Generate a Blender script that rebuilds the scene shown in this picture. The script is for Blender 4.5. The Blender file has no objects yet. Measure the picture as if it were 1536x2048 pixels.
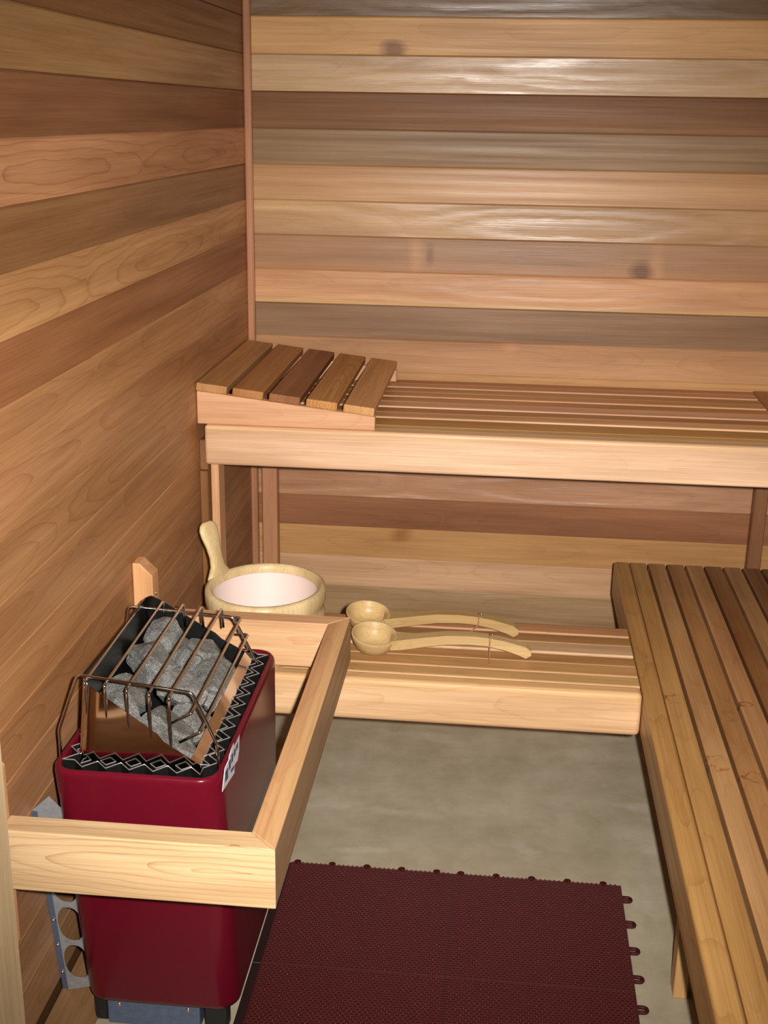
import bpy, bmesh, math, random
from mathutils import Vector, Matrix, noise as mnoise

random.seed(7)
scn = bpy.context.scene
C = scn.collection
PI = math.pi

# ------------------------------------------------------------------ camera
FPX = 2467.36
AZ, EL, RO = -0.09538, -0.31302, 0.016185
CAMPOS = Vector((0.66086, -3.14696, 1.41206))
fw = Vector((math.sin(AZ)*math.cos(EL), math.cos(AZ)*math.cos(EL), math.sin(EL)))
rt = fw.cross(Vector((0, 0, 1))).normalized()
up = rt.cross(fw)
rt2 = rt*math.cos(RO)+up*math.sin(RO)
up2 = -rt*math.sin(RO)+up*math.cos(RO)
cam = bpy.data.cameras.new('camera')
camo = bpy.data.objects.new('camera', cam)
C.objects.link(camo)
M = Matrix((rt2, up2, -fw)).transposed().to_4x4()
M.translation = CAMPOS
camo.matrix_world = M
cam.sensor_fit = 'VERTICAL'
cam.sensor_height = 24.0
cam.sensor_width = 18.0
cam.lens = 24.0*FPX/2048.0
cam.clip_start = 0.02
scn.camera = camo

# ------------------------------------------------------------------ light: the camera's own flash and a weak unseen overhead light
world = bpy.data.worlds.new('world')
scn.world = world
world.use_nodes = True
world.node_tree.nodes['Background'].inputs[0].default_value = (1.0, 0.86, 0.70, 1)
world.node_tree.nodes['Background'].inputs[1].default_value = 0.05
fl = bpy.data.lights.new('camera_flash', 'SPOT')
fl.energy = 325
fl.color = (1.0, 0.955, 0.90)
fl.spot_size = math.radians(72)
fl.spot_blend = 1.0
fl.shadow_soft_size = 0.014
flo = bpy.data.objects.new('camera_flash', fl)
C.objects.link(flo)
fm = M.copy()
fm.translation = CAMPOS + rt2*0.050 + up2*0.022
flo.matrix_world = fm
lp = bpy.data.lights.new('assumed_overhead_light', 'AREA')   # assumed weak light near the ceiling, unseen, above the frame
lp.energy = 1.5
lp.size = 0.18
lp.color = (1.0, 0.84, 0.64)
lpo = bpy.data.objects.new('assumed_overhead_light', lp)
C.objects.link(lpo)
lpo.location = (0.95, -1.1, 2.05)
vs = scn.view_settings
vs.view_transform = 'Standard'
vs.look = 'None'
vs.gamma = 1.0
vs.exposure = 0.0
vs.use_curve_mapping = False

# ------------------------------------------------------------------ materials
def s2l(c):
    return tuple(((v/255)/12.92 if v/255 <= 0.04045 else (((v/255)+0.055)/1.055)**2.4) for v in c)

def new_mat(name):
    m = bpy.data.materials.new(name)
    m.use_nodes = True
    nt = m.node_tree
    return m, nt, nt.nodes['Principled BSDF']

def N(nt, t, **kw):
    n = nt.nodes.new(t)
    for k, v in kw.items():
        setattr(n, k, v)
    return n

def math_n(nt, op, a, b=None, c=None):
    n = N(nt, 'ShaderNodeMath', operation=op)
    for i, v in enumerate((a, b, c)):
        if v is None:
            continue
        if isinstance(v, (int, float)):
            n.inputs[i].default_value = v
        else:
            nt.links.new(v, n.inputs[i])
    return n.outputs[0]

def mixc(nt, fac, a, b, blend='MIX'):
    n = N(nt, 'ShaderNodeMix', data_type='RGBA', blend_type=blend)
    for sock, v in ((n.inputs[0], fac), (n.inputs[6], a), (n.inputs[7], b)):
        if isinstance(v, (int, float)):
            sock.default_value = v
        elif isinstance(v, tuple):
            sock.default_value = v if len(v) == 4 else v+(1,)
        else:
            nt.links.new(v, sock)
    return n.outputs[2]

def maprange(nt, v, a, b, c, d, clamp=True):
    n = N(nt, 'ShaderNodeMapRange')
    n.clamp = clamp
    nt.links.new(v, n.inputs[0])
    for i, x in enumerate((a, b, c, d)):
        n.inputs[i+1].default_value = x
    return n.outputs[0]

def noise_n(nt, vec, scale, detail=3, rough=0.55, dims='3D'):
    n = N(nt, 'ShaderNodeTexNoise', noise_dimensions=dims)
    n.inputs['Scale'].default_value = scale
    n.inputs['Detail'].default_value = detail
    n.inputs['Roughness'].default_value = rough
    nt.links.new(vec, n.inputs['Vector'])
    return n.outputs[0]

def scaled(nt, vec, s):
    n = N(nt, 'ShaderNodeVectorMath', operation='MULTIPLY')
    nt.links.new(vec, n.inputs[0])
    n.inputs[1].default_value = s
    return n.outputs[0]

_wood = {}
def wood(axis='x', rough=0.42, bump=0.25, knots=(), stains=(), tone=None, freq=95.0, figure=0.0, streak=0.42, spec=0.32):
    """cedar: base colour from the object's colour, strength of the cathedral figure from its alpha"""
    key = (axis, rough, bump, tuple(knots), tuple(stains), tone, freq, figure, streak, spec)
    if key in _wood:
        return _wood[key]
    m, nt, p = new_mat('cedar_wood')
    tc = N(nt, 'ShaderNodeTexCoord')
    sep = N(nt, 'ShaderNodeSeparateXYZ')
    nt.links.new(tc.outputs['Object'], sep.inputs[0])
    order = {'x': (0, 1, 2), 'y': (1, 0, 2), 'z': (2, 0, 1), 'xz': (0, 2, 1), 'yz': (1, 2, 0)}[axis]
    al, ac, th = (sep.outputs[i] for i in order)
    oi = N(nt, 'ShaderNodeObjectInfo')
    rnd = oi.outputs['Random']
    alo = math_n(nt, 'MULTIPLY_ADD', rnd, 41.7, al)
    comb = N(nt, 'ShaderNodeCombineXYZ')
    nt.links.new(alo, comb.inputs[0]); nt.links.new(ac, comb.inputs[1]); nt.links.new(th, comb.inputs[2])
    v = comb.outputs[0]
    fine = noise_n(nt, scaled(nt, v, (5, 420, 420)), 1, 3, 0.6)
    med = noise_n(nt, scaled(nt, v, (1.3, 75, 60)), 1, 3, 0.6)
    broad = noise_n(nt, scaled(nt, v, (1.5, 14, 9)), 1, 3, 0.55)
    blot = noise_n(nt, scaled(nt, v, (7, 22, 22)), 1, 3, 0.55)
    # cathedral figure
    warp = noise_n(nt, scaled(nt, v, (2.2, 6, 6)), 1, 2, 0.5)
    warp2 = noise_n(nt, scaled(nt, v, (9, 30, 30)), 1, 2, 0.5)
    cyc = math_n(nt, 'PINGPONG', math_n(nt, 'ADD', alo, 50.0), 0.85)
    cen = math_n(nt, 'MULTIPLY', math_n(nt, 'SUBTRACT', cyc, 0.42), 0.095)
    h = math_n(nt, 'ADD', cen, math_n(nt, 'MULTIPLY', math_n(nt, 'SUBTRACT', warp, 0.5), 0.055))
    a2 = math_n(nt, 'ADD', ac, math_n(nt, 'MULTIPLY', math_n(nt, 'SUBTRACT', rnd, 0.5), 0.03))
    d2 = math_n(nt, 'ADD', math_n(nt, 'MULTIPLY', a2, a2), math_n(nt, 'MULTIPLY', h, h))
    d2 = math_n(nt, 'ADD', d2, math_n(nt, 'MULTIPLY', math_n(nt, 'MULTIPLY', th, th), 1.0))
    d = math_n(nt, 'SQRT', d2)
    d = math_n(nt, 'ADD', d, math_n(nt, 'MULTIPLY', warp2, 0.010))
    ring = math_n(nt, 'FRACT', math_n(nt, 'MULTIPLY', d, freq))
    ringsoft = math_n(nt, 'SINE', math_n(nt, 'MULTIPLY', d, freq*3.4))
    ring = math_n(nt, 'POWER', ring, 8.0)
    ringm = math_n(nt, 'MULTIPLY', ring, oi.outputs['Alpha'])
    base = mixc(nt, 1.0, oi.outputs['Color'], (1.02, 1.02, 0.93), 'MULTIPLY')
    col = mixc(nt, maprange(nt, broad, 0.3, 0.7, 0.0, 1.0), mixc(nt, 1.0, base, (0.76, 0.70, 0.64), 'MULTIPLY'), mixc(nt, 1.0, base, (1.15, 1.17, 1.20), 'MULTIPLY'))
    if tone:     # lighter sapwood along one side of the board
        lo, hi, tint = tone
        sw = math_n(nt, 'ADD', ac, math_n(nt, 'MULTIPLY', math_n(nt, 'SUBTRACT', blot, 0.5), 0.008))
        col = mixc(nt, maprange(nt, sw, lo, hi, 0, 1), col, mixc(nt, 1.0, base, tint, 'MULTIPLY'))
    col = mixc(nt, maprange(nt, med, 0.35, 0.75, 0.0, streak), col, mixc(nt, 1.0, col, (0.70, 0.62, 0.54), 'MULTIPLY'))
    col = mixc(nt, maprange(nt, fine, 0.42, 0.72, 0.0, 0.50), col, mixc(nt, 1.0, col, (0.64, 0.55, 0.46), 'MULTIPLY'))
    col = mixc(nt, math_n(nt, 'MULTIPLY', ringm, 0.62), col, mixc(nt, 1.0, col, (0.52, 0.33, 0.24), 'MULTIPLY'))
    for (ka, kc, kr, tint, *asp) in knots:
        dx = math_n(nt, 'MULTIPLY', math_n(nt, 'SUBTRACT', al, ka), asp[0] if asp else 0.75)
        dy = math_n(nt, 'MULTIPLY', math_n(nt, 'SUBTRACT', ac, kc), asp[1] if asp else 1.0)
        dd = math_n(nt, 'SQRT', math_n(nt, 'ADD', math_n(nt, 'MULTIPLY', dx, dx), math_n(nt, 'MULTIPLY', dy, dy)))
        dd = math_n(nt, 'ADD', dd, math_n(nt, 'MULTIPLY', math_n(nt, 'SUBTRACT', blot, 0.5), kr*1.2))
        col = mixc(nt, maprange(nt, dd, kr*0.25, kr, 0.75, 0.0), col, mixc(nt, 1.0, col, tint, 'MULTIPLY'))
    if stains:
        stn = noise_n(nt, scaled(nt, v, (60, 60, 60)), 1, 4, 0.6)
    for (sa, sc, sr, tint) in stains:      # water marks: irregular rings
        dx = math_n(nt, 'SUBTRACT', al, sa)
        dy = math_n(nt, 'SUBTRACT', ac, sc)
        dd = math_n(nt, 'SQRT', math_n(nt, 'ADD', math_n(nt, 'MULTIPLY', dx, dx), math_n(nt, 'MULTIPLY', dy, dy)))
        dd = math_n(nt, 'ADD', dd, math_n(nt, 'MULTIPLY', math_n(nt, 'SUBTRACT', stn, 0.5), sr*3.0))
        e = math_n(nt, 'ABSOLUTE', math_n(nt, 'SUBTRACT', dd, sr))
        col = mixc(nt, math_n(nt, 'MULTIPLY', maprange(nt, e, 0.0, 0.0042, 1.0, 0.0), maprange(nt, blot, 0.42, 0.56, 0.0, 1.0)), col, mixc(nt, 1.0, col, tint, 'MULTIPLY'))
    nt.links.new(col, p.inputs['Base Color'])
    r = maprange(nt, med, 0.3, 0.75, rough-0.05, rough+0.13)
    if figure:
        r = math_n(nt, 'ADD', r, math_n(nt, 'MULTIPLY', math_n(nt, 'MULTIPLY', ringsoft, math_n(nt, 'SUBTRACT', blot, 0.25)), 0.20*figure))
    nt.links.new(r, p.inputs['Roughness'])
    p.inputs['Specular IOR Level'].default_value = spec+0.22*figure
    hgt = math_n(nt, 'ADD', math_n(nt, 'MULTIPLY', fine, 0.5), math_n(nt, 'MULTIPLY', ringm, 0.5))
    hgt = math_n(nt, 'ADD', hgt, math_n(nt, 'MULTIPLY', blot, 0.45))
    if figure:
        hgt = math_n(nt, 'ADD', hgt, math_n(nt, 'MULTIPLY', math_n(nt, 'ADD', ringsoft, math_n(nt, 'MULTIPLY', warp2, 2.5)), 0.50*figure))
    b = N(nt, 'ShaderNodeBump')
    b.inputs['Strength'].default_value = bump
    b.inputs['Distance'].default_value = 0.0012
    nt.links.new(hgt, b.inputs['Height'])
    nt.links.new(b.outputs[0], p.inputs['Normal'])
    _wood[key] = m
    return m

def plain(name, col, rough=0.5, metal=0.0, coat=0.0, bumpscale=None, bumpstr=0.2, var=0.0, spec=0.5, dist=0.001, detail=4):
    m, nt, p = new_mat(name)
    c = s2l(col)+(1,)
    p.inputs['Base Color'].default_value = c
    p.inputs['Roughness'].default_value = rough
    p.inputs['Metallic'].default_value = metal
    p.inputs['Coat Weight'].default_value = coat
    p.inputs['Coat Roughness'].default_value = 0.08
    p.inputs['Specular IOR Level'].default_value = spec
    tc = N(nt, 'ShaderNodeTexCoord')
    n = noise_n(nt, tc.outputs['Object'], bumpscale or 40, detail, 0.6)
    if var:
        nt.links.new(mixc(nt, maprange(nt, n, 0.3, 0.7, 0, 1), tuple(x*(1-var) for x in c[:3]), tuple(min(1, x*(1+var)) for x in c[:3])), p.inputs['Base Color'])
    if bumpscale:
        b = N(nt, 'ShaderNodeBump')
        b.inputs['Strength'].default_value = bumpstr
        b.inputs['Distance'].default_value = dist
        nt.links.new(n, b.inputs['Height'])
        nt.links.new(b.outputs[0], p.inputs['Normal'])
    return m

def concrete_mat():
    m, nt, p = new_mat('concrete')
    tc = N(nt, 'ShaderNodeTexCoord')
    v = tc.outputs['Object']
    a = noise_n(nt, v, 3.2, 5, 0.6)
    b = noise_n(nt, v, 14, 5, 0.62)
    g = noise_n(nt, v, 420, 2, 0.6)
    col = mixc(nt, maprange(nt, a, 0.32, 0.68, 0, 1), s2l((162, 151, 126)), s2l((200, 190, 166)))
    col = mixc(nt, maprange(nt, b, 0.42, 0.7, 0, 0.5), col, s2l((152, 138, 108)))
    col = mixc(nt, maprange(nt, g, 0.35, 0.65, 0, 0.25), col, s2l((182, 172, 150)))
    sc = noise_n(nt, scaled(nt, v, (1.0, 1.0, 1.0)), 9.5, 2, 0.4)
    col = mixc(nt, maprange(nt, sc, 0.70, 0.74, 0, 0.75), col, s2l((202, 196, 182)))
    fs = N(nt, 'ShaderNodeVectorMath', operation='ADD')
    nt.links.new(v, fs.inputs[0])
    fs.inputs[1].default_value = (3.1, 7.7, 0)
    f2 = noise_n(nt, scaled(nt, fs.outputs[0], (5.0, 9.0, 5.0)), 1, 4, 0.55)
    col = mixc(nt, maprange(nt, f2, 0.60, 0.72, 0, 0.45), col, s2l((214, 206, 188)))
    nt.links.new(col, p.inputs['Base Color'])
    nt.links.new(maprange(nt, b, 0.35, 0.7, 0.42, 0.62), p.inputs['Roughness'])
    bp = N(nt, 'ShaderNodeBump')
    bp.inputs['Strength'].default_value = 0.25
    bp.inputs['Distance'].default_value = 0.001
    nt.links.new(math_n(nt, 'ADD', g, b), bp.inputs['Height'])
    nt.links.new(bp.outputs[0], p.inputs['Normal'])
    return m

def stone_mat():
    m, nt, p = new_mat('peridotite_stone')
    tc = N(nt, 'ShaderNodeTexCoord')
    oi = N(nt, 'ShaderNodeObjectInfo')
    v = tc.outputs['Object']
    a = noise_n(nt, v, 38, 5, 0.65)
    g = noise_n(nt, v, 420, 3, 0.7)
    k = noise_n(nt, v, 700, 1, 0.5)
    col = mixc(nt, maprange(nt, a, 0.3, 0.7, 0, 1), s2l((104, 105, 102)), s2l((158, 156, 151)))
    col = mixc(nt, maprange(nt, g, 0.38, 0.62, 0, 0.6), col, s2l((74, 76, 73)))
    col = mixc(nt, maprange(nt, k, 0.60, 0.72, 0, 0.9), col, s2l((214, 212, 208)))
    col = mixc(nt, 1.0, col, oi.outputs['Color'], 'MULTIPLY')
    nt.links.new(col, p.inputs['Base Color'])
    nt.links.new(maprange(nt, k, 0.4, 0.7, 0.62, 0.3), p.inputs['Roughness'])
    bp = N(nt, 'ShaderNodeBump')
    bp.inputs['Strength'].default_value = 1.0
    bp.inputs['Distance'].default_value = 0.003
    nt.links.new(math_n(nt, 'ADD', math_n(nt, 'MULTIPLY', a, 2.0), math_n(nt, 'MULTIPLY', g, 0.6)), bp.inputs['Height'])
    nt.links.new(bp.outputs[0], p.inputs['Normal'])
    return m

M_CONC = concrete_mat()
M_STONE = stone_mat()
M_BURG = plain('burgundy_enamel', (96, 13, 30), 0.24, coat=0.06, spec=0.25, bumpscale=260, bumpstr=0.04)
M_STEEL = plain('polished_stainless', (214, 206, 198), 0.09, metal=1.0, bumpscale=9, bumpstr=0.8, dist=0.010, detail=0)
M_DARK = plain('dark_steel', (54, 53, 51), 0.32, metal=0.8, bumpscale=30, var=0.3)  # dark steel for the deflector's inner faces and the screen strips
M_WIRE = plain('chromed_wire', (215, 212, 210), 0.13, metal=1.0)
M_GALV = plain('galvanised_steel', (172, 175, 178), 0.36, metal=0.45, bumpscale=60, bumpstr=0.1, var=0.15)
M_SCREEN = plain('dark_stainless_mesh', (178, 174, 170), 0.25, metal=0.6)
M_BOX = plain('blue_grey_steel', (92, 104, 128), 0.45, metal=0.3, bumpscale=90, var=0.12)
M_BLACK = plain('black_steel', (26, 25, 26), 0.5)
M_RUB = plain('burgundy_vinyl', (66, 20, 19), 0.55, bumpscale=150, bumpstr=0.2, var=0.15, spec=0.2)
M_EDGE = plain('dark_edging', (34, 14, 13), 0.6)
M_STUD = plain('burgundy_vinyl_glossy', (84, 28, 26), 0.18)  # slightly lighter and glossier vinyl for the studs
M_WHITE = plain('white_sticker', (226, 226, 228), 0.4)
M_BLUE = plain('navy_print', (54, 66, 104), 0.4)
M_LINER = plain('white_plastic_liner', (232, 212, 204), 0.6)
M_THONG = plain('leather_thong', (172, 112, 78), 0.7)
M_SCREW = plain('bright_screw', (215, 205, 190), 0.25, metal=1.0)

# ------------------------------------------------------------------ mesh helpers
def obj(name, bm, mat, parent=None, col=None, smooth=False, loc=None):
    """link a bmesh as one mesh object; its origin goes to loc (world) so that object coordinates start there"""
    me = bpy.data.meshes.new(name)
    if loc is not None:
        bmesh.ops.translate(bm, verts=bm.verts, vec=-Vector(loc))
    bmesh.ops.recalc_face_normals(bm, faces=bm.faces)
    bm.to_mesh(me)
    bm.free()
    if smooth:
        for f in me.polygons:
            f.use_smooth = True
    o = bpy.data.objects.new(name, me)
    C.objects.link(o)
    me.materials.append(mat)
    if col is not None:
        o.color = s2l(col[:3]) + ((col[3] if len(col) > 3 else 0.35),)
    if loc is not None:
        o.location = loc
    if parent is not None:
        o.parent = parent
        o.matrix_parent_inverse = world_of(parent).inverted()
    return o

def world_of(o):
    m = o.matrix_basis.copy()
    if o.parent:
        m = world_of(o.parent) @ o.matrix_parent_inverse @ m
    return m

def tag(o, label, cat, group=None):
    o['label'] = label
    o['category'] = cat
    if group:
        o['group'] = group
    return o

def thing(name, label, cat, loc=(0, 0, 0), group=None):
    o = bpy.data.objects.new(name, None)
    C.objects.link(o)
    o.location = loc
    o.empty_display_size = 0.05
    return tag(o, label, cat, group)

def box_bm(x0, x1, y0, y1, z0, z1, bev=0.0, seg=1):
    bm = bmesh.new()
    bmesh.ops.create_cube(bm, size=1.0)
    for v in bm.verts:
        v.co = Vector(((x0+x1)/2+v.co.x*(x1-x0), (y0+y1)/2+v.co.y*(y1-y0), (z0+z1)/2+v.co.z*(z1-z0)))
    if bev:
        bmesh.ops.bevel(bm, geom=list(bm.edges), offset=bev, segments=seg, affect='EDGES', profile=0.5)
    return bm

def box(name, x0, x1, y0, y1, z0, z1, mat, parent=None, col=None, bev=0.0, seg=1):
    return obj(name, box_bm(x0, x1, y0, y1, z0, z1, bev, seg), mat, parent, col,
               loc=((x0+x1)/2, (y0+y1)/2, (z0+z1)/2))

def prism_bm(pts, axis, a, b, bev=0.0, seg=1):
    """closed polygon (2-D) extruded along an axis from a to b"""
    bm = bmesh.new()
    def p3(u, v, w):
        return {'x': (w, u, v), 'y': (u, w, v), 'z': (u, v, w)}[axis]
    A = [bm.verts.new(p3(u, v, a)) for u, v in pts]
    B = [bm.verts.new(p3(u, v, b)) for u, v in pts]
    n = len(pts)
    bm.faces.new(A); bm.faces.new(B[::-1])
    for i in range(n):
        bm.faces.new((A[i], B[i], B[(i+1) % n], A[(i+1) % n]))
    bmesh.ops.recalc_face_normals(bm, faces=bm.faces)
    if bev:
        bmesh.ops.bevel(bm, geom=list(bm.edges), offset=bev, segments=seg, affect='EDGES', profile=0.5)
    return bm

def fillet(pts, r, k=5):
    out = [Vector(pts[0])]
    for i in range(1, len(pts)-1):
        p0, p, p1 = Vector(pts[i-1]), Vector(pts[i]), Vector(pts[i+1])
        a = (p0-p); b = (p1-p)
        rr = min(r, a.length*0.45, b.length*0.45)
        s, e = p+a.normalized()*rr, p+b.normalized()*rr
        for j in range(k+1):
            t = j/k
            out.append((1-t)**2*s+2*t*(1-t)*p+t*t*e)
    out.append(Vector(pts[-1]))
    return out

def tube_bm(bm, pts, r, n=8, closed=False):
    pts = [Vector(p) for p in pts]
    m = len(pts)
    rings = []
    prev = None
    for i, p in enumerate(pts):
        if closed:
            t = pts[(i+1) % m]-pts[i-1]
        else:
            t = pts[min(i+1, m-1)]-pts[max(i-1, 0)]
        t.normalize()
        if prev is None:
            a = Vector((0, 0, 1)) if abs(t.z) < 0.9 else Vector((1, 0, 0))
            u = t.cross(a).normalized()
        else:
            u = (prev-t*prev.dot(t)).normalized()
        prev = u
        w = t.cross(u)
        rings.append([bm.verts.new(p+u*(r*math.cos(2*PI*j/n))+w*(r*math.sin(2*PI*j/n))) for j in range(n)])
    for i in range(m if closed else m-1):
        A, B = rings[i], rings[(i+1) % m]
        for j in range(n):
            bm.faces.new((A[j], A[(j+1) % n], B[(j+1) % n], B[j]))
    if not closed:
        bm.faces.new(rings[0][::-1]); bm.faces.new(rings[-1])

def tube(name, pts, r, mat, parent, n=8):
    bm = bmesh.new()
    tube_bm(bm, pts, r, n)
    return obj(name, bm, mat, parent, smooth=True)

def rrect(x0, x1, y0, y1, r, k=6):
    out = []
    for cx, cy, a0 in ((x1-r, y1-r, 0), (x0+r, y1-r, PI/2), (x0+r, y0+r, PI), (x1-r, y0+r, 1.5*PI)):
        for j in range(k+1):
            a = a0+PI/2*j/k
            out.append((cx+r*math.cos(a), cy+r*math.sin(a)))
    return out

def loft(bm, loops, cap0=False, cap1=False):
    R = [[bm.verts.new(p) for p in L] for L in loops]
    n = len(R[0])
    for A, B in zip(R[:-1], R[1:]):
        for j in range(n):
            bm.faces.new((A[j], A[(j+1) % n], B[(j+1) % n], B[j]))
    if cap0:
        bm.faces.new(R[0][::-1])
    if cap1:
        bm.faces.new(R[-1])
    return R

def curve_mesh(name, splines, depth, mat, parent, matrix, bevel=0.0):
    """flat outlines (first one outer, the rest holes) filled and given a thickness"""
    cu = bpy.data.curves.new(name, 'CURVE')
    cu.dimensions = '2D'
    cu.fill_mode = 'BOTH'
    cu.extrude = depth/2
    for pts in splines:
        s = cu.splines.new('POLY')
        s.points.add(len(pts)-1)
        for q, (x, y) in zip(s.points, pts):
            q.co = (x, y, 0, 1)
        s.use_cyclic_u = True
    t = bpy.data.objects.new(name+'_outline', cu)
    C.objects.link(t)
    me = bpy.data.meshes.new_from_object(t.evaluated_get(bpy.context.evaluated_depsgraph_get()))
    bpy.data.objects.remove(t)
    bpy.data.curves.remove(cu)
    me.name = name
    me.materials.clear()
    me.materials.append(mat)
    o = bpy.data.objects.new(name, me)
    C.objects.link(o)
    o.matrix_basis = matrix
    if parent is not None:
        o.parent = parent
        o.matrix_parent_inverse = world_of(parent).inverted()
    return o

# ------------------------------------------------------------------ the setting
Z0, S = 1.4588, 0.0858         # height of plank joint 0 and plank pitch
XR, YF, HC = 1.685, -2.00, 2.10  # right wall, front wall, ceiling height

def struct(o):
    o['kind'] = 'structure'
    return o

floor = struct(obj('floor', box_bm(-0.05, XR+0.05, -3.9, 0.05, -0.06, 0.0), M_CONC))
ceiling = struct(box('ceiling', -0.05, XR+0.05, YF-0.1, 0.05, HC, HC+0.05, wood('x'), None, (176, 134, 92, 0.2)))
wall_back = struct(box('wall_back', -0.05, XR+0.05, 0.019, 0.06, 0, HC, wood('x'), None, (110, 78, 50, 0.1)))
wall_left = struct(box('wall_left', -0.06, -0.019, YF-0.1, 0.019, 0, HC, wood('y'), None, (110, 78, 50, 0.1)))
wall_right = struct(box('wall_right', XR, XR+0.05, YF-0.1, 0.05, 0, HC, wood('yz', 0.45), None, (165, 122, 82, 0.3)))

# front wall round the open doorway the photograph is taken through
JX = 0.137
DX1 = 1.60
wf = struct(box('wall_front', -0.06, JX-0.065, YF-0.10, YF, 0, HC, wood('z'), None, (170, 128, 88, 0.3)))
box('panel', DX1, XR+0.05, YF-0.10, YF, 0, HC, wood('z'), wf, (170, 128, 88, 0.3))
box('panel', JX-0.065, DX1, YF-0.10, YF, 1.95, HC, wood('x'), wf, (170, 128, 88, 0.3))
jamb = struct(box('trim_1', JX-0.065, JX, YF-0.10, YF+0.005, 0, 1.95, wood('z', 0.5), None, (206, 184, 152, 0.15), 0.003))

# planks: colour of each, counted down from the joint just under the frame's top
BACKCOL = {-8: (170, 128, 86), -7: (150, 108, 74), -6: (180, 138, 96), -5: (140, 100, 70), -4: (176, 132, 90),
           -3: (124, 94, 62), -2: (206, 160, 108), -1: (192, 156, 116, .25), 0: (138, 98, 66, .1), 1: (150, 120, 88, .1), 2: (202, 158, 116, .1),
           3: (188, 148, 104, .2), 4: (170, 130, 98, .05), 5: (208, 156, 114, .25), 6: (148, 114, 86, .1), 7: (190, 144, 106), 8: (204, 156, 108),
           9: (170, 126, 90), 10: (186, 140, 100), 11: (194, 146, 116, .3), 12: (158, 108, 78), 13: (200, 152, 102), 14: (220, 178, 144),
           15: (178, 146, 112, .3), 16: (150, 110, 80)}
LEFTCOL = {-8: (170, 126, 84), -7: (150, 110, 76), -6: (172, 130, 90), -5: (140, 104, 70), -4: (160, 116, 78), -3: (150, 106, 70),
           -2: (140, 98, 62), -1: (176, 136, 94, .2), 0: (150, 104, 74, .15), 1: (204, 150, 112, 1.0), 2: (150, 108, 72, .2), 3: (198, 150, 104, .9),
           4: (164, 112, 76, .15), 5: (190, 140, 98, .6), 6: (186, 136, 96, .7), 7: (186, 138, 96, .8), 8: (178, 130, 90, .6), 9: (186, 136, 94, .5),
           10: (172, 124, 86, .6), 11: (182, 134, 98, .7), 12: (178, 130, 94, .4), 13: (180, 134, 100, .8), 14: (182, 138, 104, .5), 15: (176, 130, 94, .5), 16: (170, 126, 92, .4)}
WOODB = wood('xz', 0.36, 0.35)
WOODL = wood('yz', 0.42, 0.25)
KNOTS = {-3: wood('xz', 0.34, 0.5, figure=0.9),
         -2: wood('xz', 0.40, 0.3, knots=((-0.478, -0.030, 0.026, (0.26, 0.14, 0.12)),), streak=0.25),
         -1: wood('xz', 0.33, 0.5, figure=1.0),
         0: wood('xz', 0.46, 0.3, spec=0.2, tone=(-0.03, 0.03, (0.80, 0.74, 0.70)), streak=0.5),
         1: wood('xz', 0.42, 0.35, streak=0.8, spec=0.3),
         2: wood('xz', 0.36, 0.3, tone=(0.004, 0.022, (0.80, 0.73, 0.62))),
         3: wood('xz', 0.33, 0.5, figure=0.9),
         4: wood('xz', 0.35, 0.35, knots=((-0.412, 0.0, 0.024, (1.42, 1.42, 1.40), 0.9, 0.35), (-0.377, 0.004, 0.016, (0.60, 0.48, 0.42), 1.1, 0.45), (0.150, -0.03, 0.030, (0.32, 0.20, 0.14), 0.9, 0.8), (0.184, -0.010, 0.026, (1.36, 1.33, 1.28), 1.0, 0.5)), tone=(-0.016, -0.028, (1.08, 1.02, 0.96))),
         5: wood('xz', 0.36, 0.45, figure=0.7, tone=(-0.026, -0.036, (1.03, 1.18, 1.08))),
         6: wood('xz', 0.40, 0.35, figure=0.3, streak=0.6, spec=0.3),
         7: wood('xz', 0.38, 0.3, knots=((-0.165, 0.033, 0.020, (1.25, 1.22, 1.2)),)),
         11: wood('xz', 0.30, 0.7, figure=1.0, spec=0.5),
         13: wood('xz', 0.42, 0.25, knots=((-0.435, 0.026, 0.028, (0.62, 0.42, 0.30)),), streak=0.3),
         15: wood('xz', 0.30, 0.6, figure=0.8, spec=0.5)}
def plank_mesh(L, axis):
    # tongue-and-groove board with eased edges; the joint is a fine recessed line
    t, h, e = 0.019, S/2-0.0001, 0.0036
    prof = [(0.0, -h), (0.0, h), (t-e*0.75, h), (t, h-e), (t-0.0, 0.0), (t, -h+0.0006), (t-0.0004, -h)]
    bm = bmesh.new()
    A, B = [], []
    for (d, z) in prof:
        if axis == 'x':
            A.append(bm.verts.new((-L/2, -d, z))); B.append(bm.verts.new((L/2, -d, z)))
        else:
            A.append(bm.verts.new((d, -L/2, z))); B.append(bm.verts.new((d, L/2, z)))
    n = len(prof)
    bm.faces.new(A); bm.faces.new(B[::-1])
    for i in range(n):
        bm.faces.new((A[i], A[(i+1) % n], B[(i+1) % n], B[i]))
    bmesh.ops.recalc_face_normals(bm, faces=bm.faces)
    me = bpy.data.meshes.new('plank')
    bm.to_mesh(me); bm.free()
    return me
LB, LL = XR, 1.999
me_b, me_l = plank_mesh(LB, 'x'), plank_mesh(LL, 'y')
me_b.materials.append(WOODB); me_l.materials.append(WOODL)
def lin(c):
    return s2l(c[:3])+((c[3] if len(c) > 3 else 0.3),)
def place_plank(me, loc, parent, c):
    o = bpy.data.objects.new('plank', me)
    C.objects.link(o)
    o.location = loc
    o.color = lin(c)
    o.parent = parent
    o.matrix_parent_inverse = world_of(parent).inverted()
    return o
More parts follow.
